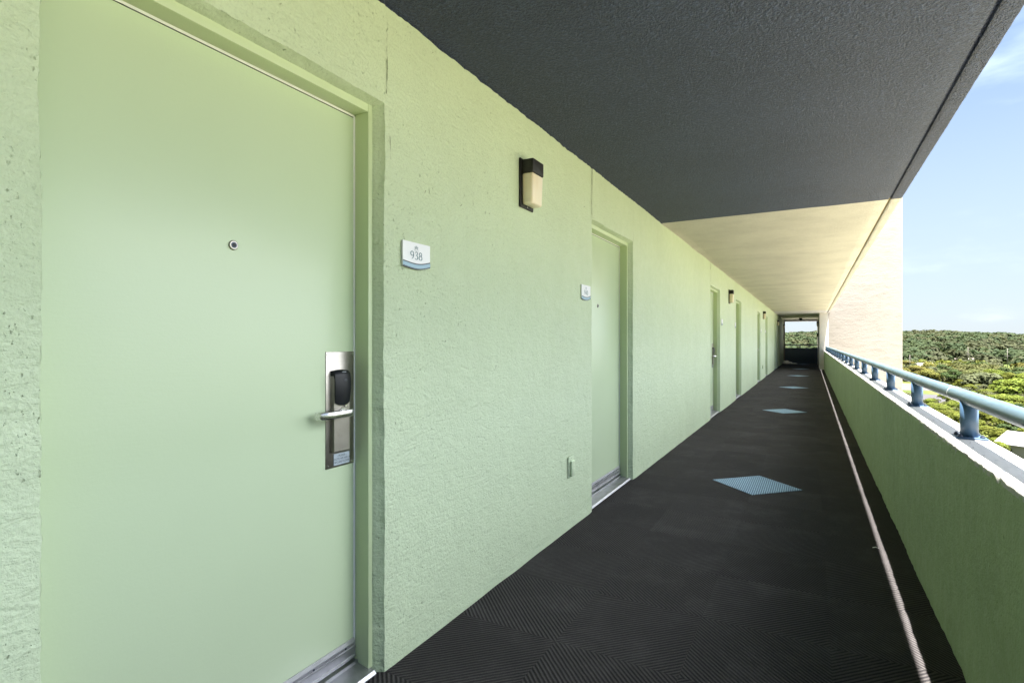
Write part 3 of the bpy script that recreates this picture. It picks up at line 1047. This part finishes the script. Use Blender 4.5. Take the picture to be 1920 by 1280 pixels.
# ------------------------------------------------------------------ outlet covers
def make_outlet():
    root = empty('outlet_cover')
    mb = MB()
    mb.box(0, .010, -.045, .045, -.070, .070, bev=.005)
    mb.tube([(.009, 0, .058), (.0115, 0, .058)], .004, 10)
    mb.build('back_plate', M['wall'], root)
    mb = MB()
    mb.box(.008, .026, -.030, .030, -.060, .042, bev=.007, seg=3)
    mb.build('flap', M['wall'], root)
    return root
oc = make_outlet()
KIDS[oc.name] = children(oc)
oc.location = (WX + .001, 3.328, .412)
tag(oc, 'small green outlet cover low on the wall just before the second door', 'outlet cover', 'outlet covers low on the wall')
oc2 = copy_tree(oc)
oc2.location = (WX + .001, 19.45, .412)
tag(oc2, 'small outlet cover low on the wall between the fifth and sixth doors', 'outlet cover', 'outlet covers low on the wall')

# ------------------------------------------------------------------ tower and end of the walkway
TX0, TX1 = 0.318, 3.33
def build_tower():
    mb = MB()
    mb.box(TX0, TX1, YT, YE + 3, -26.2, 9.0, bev=.03, seg=2)
    o = mb.build('white_tower', M['tower'])
    tag(o, 'tall sunlit cream tower closing the end of the walkway', 'tower')
build_tower()

def build_tower_strip():
    mb = MB()
    mb.box(TX0 - .004, 0.665, YT - .012, YE - .4, -.2, CH + .02, bev=.012)  # shaded strip of the tower face, coloured paler to lift its shade
    o = mb.build('lightened_tower_strip', M['tower_strip'])
    tag(o, 'shaded strip of tower face by the far opening, coloured paler to lighten it', 'tower_strip')
M['tower_strip'] = stucco('lightened_strip_paint', (.62, .60, .57), (.3, .28, .25), .7, .6)
build_tower_strip()

def build_end():
    root = empty('end_wall', (-0.54, YE, 0))
    tag(root, 'navy blue low wall with a dark rail across the far end', 'parapet')
    mb = MB()
    mb.box(WX + .54, TX0 + .54, 0, .14, -.02, .87, bev=.006)
    mb.build('low_wall', M['navy'], root)
    mb = MB()
    mb.tube([(WX + .54, .07, 1.035), (TX0 + .54, .07, 1.035)], .03, 14)
    mb.build('rail_pipe', M['navy'], root)
    mb = MB()
    mb.tube([(-.02, .07, .86), (-.02, .07, 1.03)], .028, 12)
    mb.build('post', M['navy'], root)
    mb = MB()
    mb.box(WX - .2, TX0 - .003, YE - .02, YE + .25, 2.385, CH + .05)
    tag(mb.build('end_beam', M['ceil_grey']), 'grey beam over the opening at the far end', 'beam')
    # pale strip where the green wall stops
    mb = MB()
    mb.box(WX - .02, WX + .075, YE - .06, YE + .10, -.01, 2.384)
    tag(mb.build('end_pilaster', M['tower']), 'narrow pale pilaster at the far end of the green wall', 'pilaster')
    # fittings on the tower side of the passage
    l2 = copy_tree(lamp)
    l2.location = (TX0 - .002, 31.2, 2.12); l2.rotation_euler = (0, 0, math.pi)
    tag(l2, 'black wall lamp jutting from the tower side of the far opening', 'wall lamp')
    if 'group' in l2: del l2['group']
    r = empty('alarm_box', (TX0, 31.2, 1.56))
    tag(r, 'small black box on the tower side of the far opening', 'alarm box')
    mb = MB(); mb.box(-.075, 0.002, -.06, .06, -.09, .09, bev=.008); mb.build('box_body', M['black'], r)
    mb = MB(); mb.tube([(-.074, 0, .03), (-.082, 0, .03)], .02, 14); mb.build('button', M['bolt'], r)
    r = empty('ceiling_lamp', (-.5, 33.2, CH))
    tag(r, 'small dark dome lamp under the ceiling at the far opening', 'ceiling lamp')
    mb = MB(); mb.tube([(0, 0, .01), (0, 0, -.045)], .085, 20); mb.build('lamp_base', M['bronze'], r)
    mb = MB()
    mb.tube([(0, 0, -.045 - .07 * math.sin(a)) for a in (0, .4, .8, 1.1, 1.4, 1.56)], .07, 18, rs=[.075 * math.cos(a) + .001 for a in (0, .4, .8, 1.1, 1.4, 1.56)])
    mb.build('lamp_shade', M['bronze'], r)
    # crumpled white linen on the floor
    mb = MB()
    random.seed(3)
    for (cx, cy, rx, ry, h) in ((-.12, 0, .19, .2, .17), (.10, -.02, .14, .14, .10), (.27, -.08, .15, .1, .055)):
        rows = []
        for i in range(13):
            ph = math.pi / 2 * i / 12
            row = []
            for j in range(29):
                th = 2 * math.pi * j / 28
                d = Vector((math.cos(th) * math.cos(ph), math.sin(th) * math.cos(ph), math.sin(ph)))
                k = 1 + .35 * noise.noise(d * 2.2 + Vector((cx * 9, 0, 3))) + .18 * noise.noise(d * 6 + Vector((cx, 7, 0)))
                row.append((cx + d.x * rx * k, cy + d.y * ry * k, max(0.001, d.z * h * k)))
            rows.append(row)
        mb.grid(rows)
    o = mb.build('linen_bundle', MT('white_linen', (.86, .86, .86), .9).mat)
    o.location = (-1.10, 33.9, 0.001)
    tag(o, 'crumpled white linen lying on the floor by the navy end wall', 'linen')
build_end()

# a scrap of paper by the sunny strip
mb = MB()
mb.grid([[(-.02, -.005, .002), (0, -.004, .008), (.02, .0, .004)], [(-.018, .006, .004), (.002, .008, .010), (.019, .010, .002)]])
mb.grid([[(-.02, -.005, .0015), (0, -.004, .0075), (.02, .0, .0035)], [(-.018, .006, .0035), (.002, .008, .0095), (.019, .010, .0015)]])
o = mb.build('paper_scrap', MT('scrap_white', (.8, .8, .78), .8).mat)
o.location = (.338, 3.90, 0); o.scale = (.8, .8, .8)
tag(o, 'tiny white scrap lying on the carpet beside the strip of sun', 'litter')

# ------------------------------------------------------------------ country below
GZ = -26.0
cs, sn = math.cos(R(YAW)), math.sin(R(YAW))
def polar(r, deg):
    """distance from the building and bearing, degrees to the right of the walkway's direction"""
    return r * math.sin(R(deg)), r * math.cos(R(deg))

def ridge(deg):
    return 31 + 6.5 * nz(deg * .11, 1.7) + 3 * nz(deg * .35, 5.2) + 5.5 * math.exp(-((deg - 8.5) / 3.2) ** 2) - 3.5 * sstep(10, 15, deg)
def ground_z(r, deg):
    return GZ + ridge(deg) * sstep(690, 1330, r) + 3.0 * sstep(1350, 3800, r)

def build_ground():
    rs = [0.5, 30, 70, 110, 160, 220, 300, 400, 520, 640] + frange(700, 1350, 50) + [1600, 2200, 3000, 4200, 6000, 9000]
    mb = MB()
    rows = []
    for r in rs:
        row = []
        for k in range(361):
            d = k
            x, y = polar(r, d)
            dd = d if d < 180 else d - 360
            row.append((x, y, ground_z(r, dd) if r > 600 else GZ))
        rows.append(row)
    mb.grid(rows)
    m = MT('ground_soil_grass', (.08, .09, .03), .95, spec=.1)
    v = m.co()
    a = m.noise(v, .012, 6, .6); b = m.noise(v, .09, 5, .65); c3 = m.noise(v, .8, 4, .6)
    c = m.mix(m.rng(a, .42, .58), (.045, .062, .014), (.075, .085, .020))
    c = m.mix(m.rng(b, .55, .70), c, (.19, .16, .10))
    c = m.mix(m.math('MULTIPLY', m.rng(c3, .4, .7), .5), c, (.035, .05, .012))
    m.color(c)
    o = mb.build('ground', m.mat, fixn=False)
    for p in o.data.polygons: pass
    bm = bmesh.new(); bm.from_mesh(o.data)
    if sum(f.normal.z for f in bm.faces) < 0: bmesh.ops.reverse_faces(bm, faces=bm.faces[:])
    bm.to_mesh(o.data); bm.free()
    tag(o, 'wide low ground of grass and soil far below, rising to a wooded ridge', 'ground', kind='structure')
build_ground()

def px_ground(px, py, z=GZ):
    d = (EYE - z) * 1015 / (py - 640)
    xc = (px - 960) / 1015 * d
    return (-sn * d + cs * xc, cs * d + sn * xc)

def px_at(px, py, d):
    """world point at camera depth d"""
    xc = (px - 960) / 1015 * d
    return (-sn * d + cs * xc, cs * d + sn * xc, EYE - (py - 640) / 1015 * d)

def asphalt(name, c0, c1):
    m = MT(name, c0, .9, spec=.2)
    n = m.noise(m.co(), .15, 5, .6)
    m.color(m.mix(m.rng(n, .35, .7), c0, c1))
    return m.mat
M['asphalt'] = asphalt('asphalt', (.045, .043, .047), (.058, .055, .056))
M['lot'] = asphalt('pale_lot', (.066, .056, .054), (.085, .072, .068))
def strip_on_ground(name, pts, mat, z, label, cat):
    mb = MB()
    mb.face([(x, y, GZ + z) for x, y in pts])
    tag(mb.build(name, mat), label, cat, kind='structure')
mb = MB()
ring = [(math.cos(2 * math.pi * k / 48), math.sin(2 * math.pi * k / 48)) for k in range(48)]
mb.face([(c * 100 + 10, q * 100, GZ + .12) for c, q in ring])  # unseen pale disc added to bounce warm sunlight up into the walkway
tag(mb.build('bounce_ground', asphalt('bounce_pale', (.33, .295, .225), (.41, .37, .285))), 'unseen pale ground added below the building to bounce light upward', 'bounce_ground', kind='structure')
strip_on_ground('road', [px_ground(*p) for p in ((1560, 711), (1687, 718), (1760, 722.5), (1890, 727), (2040, 730), (2040, 737), (1890, 736), (1760, 733), (1687, 731), (1560, 725))], M['lot'], .05,
                'pale dusty road crossing the low ground beyond the tower', 'road')
strip_on_ground('parking_lot', [px_ground(*p) for p in ((1700, 737), (1776, 741), (1800, 747), (1790, 753), (1730, 756), (1640, 750))], M['asphalt'], .06,
                'grey asphalt lot seen under the handrail beyond the parapet', 'parking lot')
strip_on_ground('far_lot', [px_ground(*p) for p in ((1868, 692), (1892, 684), (1912, 685), (1902, 694), (1882, 700))], M['asphalt'], .06,
                'small grey lot among the far trees below the ridge', 'parking lot')

# --- houses
M['white_wall'] = MT('white_render', (.26, .24, .22), .8).mat
M['pink_roof'] = asphalt('pale_roof', (.22, .185, .165), (.27, .235, .21))
M['white_roof'] = asphalt('white_roof', (.24, .235, .23), (.30, .29, .28))
M['window_dark'] = MT('window_dark', (.02, .025, .03), .15).mat
def house(name, loc, rz, L, W, H, rise, roofmat, label, nwin=4, cat='building'):
    root = empty(name, loc, rz)
    tag(root, label, cat)
    mb = MB(); mb.box(-L / 2, L / 2, -W / 2, W / 2, 0, H); mb.build('wall', M['white_wall'], root)
    mb = MB()
    e = .6
    mb.prism([(-W / 2 - e, H + .02), (W / 2 + e, H + .02), (W / 2 + e, H + .25), (0, H + .25 + rise), (-W / 2 - e, H + .25)], 'x', -L / 2 - e, L / 2 + e)
    mb.build('roof', roofmat, root)
    for i in range(nwin):
        x = -L / 2 + (i + .5) * L / nwin
        mb = MB(); mb.box(x - .7, x + .7, -W / 2 - .06, -W / 2 + .05, H * .4, H * .75); mb.build('window', M['window_dark'], root)
p = px_at(1823, 682, 640); house('store_building', (p[0], p[1], GZ), R(-4), 46, 20, 6.0, 2.2, M['pink_roof'], 'long low building with a pale roof at the foot of the ridge', 8)
p = px_at(1733, 690, 455); house('small_house', (p[0], p[1], GZ), R(20), 12, 9, 6.4, 2.6, M['white_roof'], 'small house with a white roof between trees near the tower', 3)
p = px_at(1780, 703, 410); house('small_house', (p[0], p[1], GZ), R(-25), 10, 8, 3.2, 2.0, M['white_roof'], 'white roofed house low among the trees in the middle distance', 3)
p = px_at(1982, 874, 122); house('white_roofed_house', (p[0], p[1], GZ), R(-38), 17, 11, 3.2, 2.4, M['white_roof'], 'nearest white roofed house below the rail at the right', 4)

# --- utility poles
M['pole'] = MT('pole_wood', (.16, .14, .12), .8).mat
def pole(loc, h, label, arm=True):
    root = empty('utility_pole', loc, R(-10))
    tag(root, label, 'utility pole', 'utility poles below the ridge')
    mb = MB(); mb.tube([(0, 0, 0), (0, 0, h)], .3, 8, rs=[.26, .16]); mb.build('pole_shaft', M['pole'], root)
    mb = MB(); mb.box(-2.2, 2.2, -.12, .12, h * .62, h * .62 + .3); mb.box(-1.4, 1.4, -.12, .12, h * .8, h * .8 + .25); mb.build('crossarm', M['white_wall'], root)
p = px_at(1815, 660, 600); pole((p[0], p[1], GZ), 21, 'utility pole rising behind the long low building')
p = px_at(1889, 660, 540); pole((p[0], p[1], GZ), 20.5, 'utility pole with crossarms near the small grey lot')
p = px_at(1706, 660, 480); pole((p[0], p[1], GZ), 15.5, 'short utility pole close to the edge of the tower')

# --- trees
def leaf_mat(name, c0, c1, c2, sc=1.0):
    m = MT(name, c0, .75, spec=.12)
    oi = m.n.new('ShaderNodeObjectInfo')
    n = m.noise(m.co(), .55 * sc, 4, .6)
    n2 = m.noise(m.co(), 2.5 * sc, 3, .6)
    c = m.mix(m.rng(n, .38, .62), c0, c1)
    c = m.mix(m.math('MULTIPLY', m.rng(n2, .5, .72), .7), c, c2)
    hs = m.n.new('ShaderNodeHueSaturation')
    m.l.new(m.rng(oi.outputs['Random'], 0, 1, .485, .515, False), hs.inputs['Hue'])
    m.l.new(m.rng(oi.outputs['Random'], 0, 1, .82, 1.18, False), hs.inputs['Value'])
    m.l.new(c, hs.inputs['Color'])
    m.color(hs.outputs[0])
    # thin leaves let some light through
    tr = m.n.new('ShaderNodeBsdfTranslucent'); m.l.new(hs.outputs[0], tr.inputs['Color'])
    mx = m.n.new('ShaderNodeMixShader'); mx.inputs[0].default_value = .25
    m.l.new(m.b.outputs[0], mx.inputs[1]); m.l.new(tr.outputs[0], mx.inputs[2])
    m.l.new(mx.outputs[0], m.n['Material Output'].inputs['Surface'])
    return m.mat
LEAF = {
    'lime': leaf_mat('leaf_lime', (.078, .098, .012), (.102, .118, .016), (.050, .070, .010)),
    'olive': leaf_mat('leaf_olive', (.058, .068, .020), (.080, .082, .026), (.035, .045, .014)),
    'dark': leaf_mat('leaf_dark', (.028, .048, .013), (.042, .062, .016), (.018, .034, .010)),
    'gold': leaf_mat('leaf_gold', (.105, .095, .020), (.085, .090, .016), (.060, .058, .016)),
    'ridge': leaf_mat('leaf_ridge', (.028, .043, .018), (.037, .050, .019), (.020, .033, .014), .08),
    'ridge2': leaf_mat('leaf_ridge_brown', (.038, .042, .021), (.046, .051, .020), (.028, .034, .016), .08),
    'grey': leaf_mat('leaf_greygreen', (.062, .070, .034), (.080, .086, .040), (.045, .052, .026)),
}
M['bark'] = MT('bark', (.07, .055, .04), .9).mat

def cards(rng, lobes, n, size, jit=.30):
    """leaf clumps on and inside a set of ellipsoid lobes -> verts, faces"""
    nl = len(lobes)
    wts = np.array([l[3] * l[4] for l in lobes]); wts = wts / wts.sum()
    idx = rng.choice(nl, n, p=wts)
    L = np.array(lobes)[idx]
    d = rng.normal(size=(n, 3)); d /= np.linalg.norm(d, axis=1)[:, None]
    d[:, 2] = np.where(d[:, 2] < -.35, -d[:, 2], d[:, 2])
    rad = rng.uniform(.62, 1.05, n) ** .6
    c = L[:, :3] + d * rad[:, None] * L[:, 3:6]
    # normals near the outward direction, jittered
    nrm = d + rng.normal(size=(n, 3)) * jit + np.array([0, 0, .25]); nrm /= np.linalg.norm(nrm, axis=1)[:, None]
    a = np.cross(nrm, rng.normal(size=(n, 3))); a /= np.linalg.norm(a, axis=1)[:, None]
    b = np.cross(nrm, a)
    s = size * rng.uniform(.55, 1.35, n)[:, None]
    asp = rng.uniform(.55, 1.0, n)[:, None]
    k = rng.uniform(.6, 1.1, (n, 5, 1))
    ang = np.arange(5) * 2 * np.pi / 5
    vs = c[:, None, :] + (a[:, None, :] * np.cos(ang)[None, :, None] + (b * asp)[:, None, :] * np.sin(ang)[None, :, None]) * (s[:, None, :] * k)
    return vs.reshape(-1, 3)

def cards_mesh(name, v, mat):
    n = len(v) // 5
    me = bpy.data.meshes.new(name)
    me.vertices.add(len(v)); me.vertices.foreach_set('co', np.ascontiguousarray(v, dtype=np.float32).ravel())
    me.loops.add(len(v)); me.loops.foreach_set('vertex_index', np.arange(len(v), dtype=np.int32))
    me.polygons.add(n); me.polygons.foreach_set('loop_start', np.arange(0, len(v), 5, dtype=np.int32))
    me.update(calc_edges=True)
    me.materials.append(mat)
    return me

def tree_proto(seed, h, w, kind):
    """crown of many leaf clumps over a tapered trunk with limbs -> (crown mesh, trunk mesh)"""
    rng = np.random.default_rng(seed)
    lobes = []
    nl = 9
    for i in range(nl):
        a = rng.uniform(0, 2 * np.pi); rr = w * .5 * math.sqrt(rng.uniform(0, 1)) * .68
        z = h * rng.uniform(.46, .80)
        s = w * rng.uniform(.17, .30)
        lobes.append((rr * math.cos(a), rr * math.sin(a), z - .10 * h * (rr / (w * .5)), s, s * rng.uniform(.8, 1.2), s * rng.uniform(.55, .8)))
    lobes.append((0, 0, h * .80, w * .24, w * .24, h * .16))
    v = cards(rng, lobes, 2000, w * .038, .22)
    crown = cards_mesh('crown', v, LEAF[kind])
    mb = MB()
    mb.tube([(0, 0, 0), (.1, .05, h * .25), (0, .1, h * .5), (.05, 0, h * .72)], .3, 7, rs=[h * .034, h * .026, h * .018, h * .008])
    for l in lobes[:5]:
        mb.tube([(0, .05, h * .33), (l[0] * .5, l[1] * .5, (h * .33 + l[2]) / 2 + .3), (l[0], l[1], l[2])], .1, 5, rs=[h * .014, h * .010, h * .004])
    t = mb.build('trunk', M['bark']); tm = t.data
    bpy.data.objects.remove(t)
    return crown, tm
PROT = {}
for i, kind in enumerate(('lime', 'olive', 'dark', 'gold', 'grey')):
    PROT[kind] = [tree_proto(11 + i * 7 + j, 9.0 + j * .8, (11.5, 9.5)[j], kind) for j in range(2)]
KIND_WORDS = {'lime': 'bright lime green', 'olive': 'olive green', 'dark': 'dark green', 'gold': 'golden brown-green', 'grey': 'dull grey-green'}
KIND_NAME = {'lime': 'lime_tree', 'olive': 'olive_green_tree', 'dark': 'dark_green_tree', 'gold': 'golden_tree', 'grey': 'grey_green_tree'}

def to_px(x, y, z):
    d = -sn * x + cs * y
    return 960 + (cs * x + sn * y) / d * 1015, 640 - (z - EYE) / d * 1015

def plant(x, y, kind, var, s, rz, label, sz=None):
    root = empty('broadleaf_tree', (x, y, GZ), rz)
    root.scale = (s, s, sz or s * .9)
    tag(root, label, 'tree', 'trees on the low ground beyond the rail')
    cm, tm = PROT[kind][var]
    for nm, me in (('crown', cm), ('trunk', tm)):
        o = bpy.data.objects.new(nm, me); col.objects.link(o); o.parent = root

def zone_kind(px, py, rng):
    """which foliage grows where"""
    u = rng.random()
    if px > 1862 and py > 690: return 'lime' if u < .75 else 'dark'
    if px < 1760 and 660 < py < 712: return 'gold' if u < .6 else ('olive' if u < .85 else 'dark')
    if 1755 < px < 1800 and py < 705: return 'dark' if u < .6 else 'olive'
    if 1785 < px < 1875 and 672 < py < 735: return 'grey' if u < .55 else ('olive' if u < .85 else 'lime')
    if py > 735: return 'lime' if u < .6 else 'olive'
    return rng.choice(['olive', 'grey', 'dark', 'gold', 'lime'])

def blocked(px, py):
    """roads, lots and houses stay clear of trees (ground position in the view)"""
    if 1560 < px < 1800 and 716 + (px - 1687) * .04 < py < 742: return True
    if 1800 <= px < 2040 and 722 + (px - 1800) * .03 < py < 737: return True
    if 1600 < px < 1785 and 735 < py < 762: return True
    if 1866 < px < 1912 and 684 < py < 706: return True
    if 1780 < px < 1864 and 682 < py < 690: return True
    if px > 1885 and py > 835: return True
    return False

def scatter():
    rng = random.Random(5)
    pts = []
    count = 0
    tries = 0
    heroes = [(1845, 736, 1.9, 1.25, 'grey', 'big spreading grey-green tree in the middle of the low ground, before the pale road'),
              (1797, 716, 1.6, 1.1, 'olive', 'broad olive green tree left of the big grey-green one'),
              (1766, 708, 1.25, 1.15, 'dark', 'dense dark green tree between the golden trees and the long low building'),
              (1716, 712, 1.5, 1.2, 'gold', 'large golden green tree next to the edge of the tower'),
              (1742, 702, 1.4, 1.2, 'gold', 'golden green tree standing behind the largest golden one'),
              (1701, 697, 1.3, 1.2, 'gold', 'golden tree half hidden by the edge of the tower'),
              (1904, 752, 1.5, 1.2, 'lime', 'big bright lime tree above the rail at the right edge'),
              (1932, 742, 1.6, 1.3, 'lime', 'bright lime tree cut off by the right edge of the photo'),
              (1913, 716, 1.5, 1.15, 'dark', 'dark green tree behind the bright lime trees at the right'),
              (1876, 708, 1.2, 1.0, 'olive', 'rounded olive tree just in front of the small grey lot'),
              (1803, 734, .85, .8, 'lime', 'small bright lime tree at the foot of the big grey-green one'),
              (1880, 772, 1.0, .8, 'lime', 'low lime tree right behind the handrail')]
    for hx, hy, hs, hz_, kind, lb in heroes:
        x, y = px_ground(hx, hy)
        pts.append((x, y, 5.0 * hs + 1))
        plant(x, y, kind, 0, hs, rng.uniform(0, 6.28), lb, hz_)
    while count < 210 and tries < 12000:
        tries += 1
        r = math.sqrt(rng.uniform(135 ** 2, 470 ** 2))
        deg = rng.uniform(4.0, 17.5)
        x, y = polar(r, deg)
        px, py = to_px(x, y, GZ)
        if blocked(px, py): continue
        s = rng.uniform(.80, 1.35)
        if py > 735: s *= .58
        gap = 4.6 * s + 1.0
        if any((x - a) ** 2 + (y - b) ** 2 < (gap + g) ** 2 * .42 for a, b, g in pts): continue
        pts.append((x, y, gap))
        tx, ty = to_px(x, y, GZ + 6 * s)
        kind = zone_kind(tx, ty, rng)
        if tx < 1672 or tx > 1950: count += 1; continue      # out of sight of the walkway
        if tx > 1860: where = 'at the right edge below the ridge'
        elif ty > 735: where = 'close below the rail near the grey lot'
        elif tx < 1690: where = 'half behind the edge of the cream tower'
        elif tx < 1760: where = 'next to the cream tower'
        else: where = 'in the middle of the low ground'
        size = 'big' if s > .9 else ('small' if s < .68 else 'round')
        dist = 'nearer' if r < 250 else ('farther' if r > 380 else 'halfway')
        plant(x, y, kind, rng.randrange(2), s, rng.uniform(0, 6.28), f'{size} {KIND_WORDS[kind]} tree, {dist}, {where}')
        count += 1
    print('trees', count)
scatter()

def woodland(name, r0, r1, d0, d1, n, per, size, mats, label, seed, crown=(9.5, 8.0), jit=.28):
    """far wood that reads as one mass"""
    rng = np.random.default_rng(seed)
    allv = [[] for _ in mats]
    placed = 0
    while placed < n:
        r = math.sqrt(rng.uniform(r0 * r0, r1 * r1)); dg = rng.uniform(d0, d1)
        x, y = polar(r, dg)
        gz = ground_z(r, dg) if r > 600 else GZ
        px, py = to_px(x, y, gz)
        placed += 1
        if blocked(px, py): continue
        s = rng.uniform(.6, 1.25)
        w, h = crown[0] * s, crown[1] * s
        lob = [(x + rng.uniform(-.3, .3) * w, y + rng.uniform(-.3, .3) * w, gz + h * rng.uniform(.35, .75), w * .36, w * .36, h * .30) for _ in range(4)]
        lob.append((x, y, gz + h * .7, w * .30, w * .30, h * .32))
        big = nz(x * .012, y * .012, 2.0) + .35 * nz(x * .05, y * .05, 7)
        k = int(min(len(mats) - 1, max(0, (big + .5) * len(mats) + rng.uniform(-.7, .7))))
        allv[k].append(cards(rng, lob, per, size, jit))
    me = None
    V = np.concatenate([np.concatenate(a) for a in allv if a])
    me = cards_mesh(name, V, mats[0])
    mi = []
    for k, a in enumerate(allv):
        for q in a: mi.append(np.full(len(q) // 5, k, dtype=np.int32))
    for m in mats[1:]: me.materials.append(m)
    me.polygons.foreach_set('material_index', np.concatenate(mi))
    o = bpy.data.objects.new(name, me); col.objects.link(o)
    tag(o, label, 'woodland', kind='stuff')
woodland('ridge_woodland', 690, 1400, -7, 24, 2600, 85, 2.1, [LEAF['ridge'], LEAF['ridge'], LEAF['ridge2'], LEAF['ridge'], LEAF['ridge2']],
         'unbroken green woodland covering the far ridge', 21, crown=(17, 12.5), jit=.12)
woodland('valley_woodland', 470, 700, -7, 24, 900, 70, 1.0, [LEAF['olive'], LEAF['gold'], LEAF['dark'], LEAF['grey'], LEAF['lime']],
         'mixed trees and scrub in front of the far ridge', 22)
woodland('far_scrub', 320, 500, 3, 18, 600, 60, .65, [LEAF['olive'], LEAF['grey'], LEAF['olive'], LEAF['dark']],
         'grey-green scrub filling the ground between the farther trees', 24, crown=(6.5, 4.2))
woodland('low_scrub', 125, 330, 3, 18, 480, 70, .42, [LEAF['lime'], LEAF['olive'], LEAF['lime'], LEAF['gold']],
         'low scrub and bushes between the nearer trees', 23, crown=(4.2, 2.6))
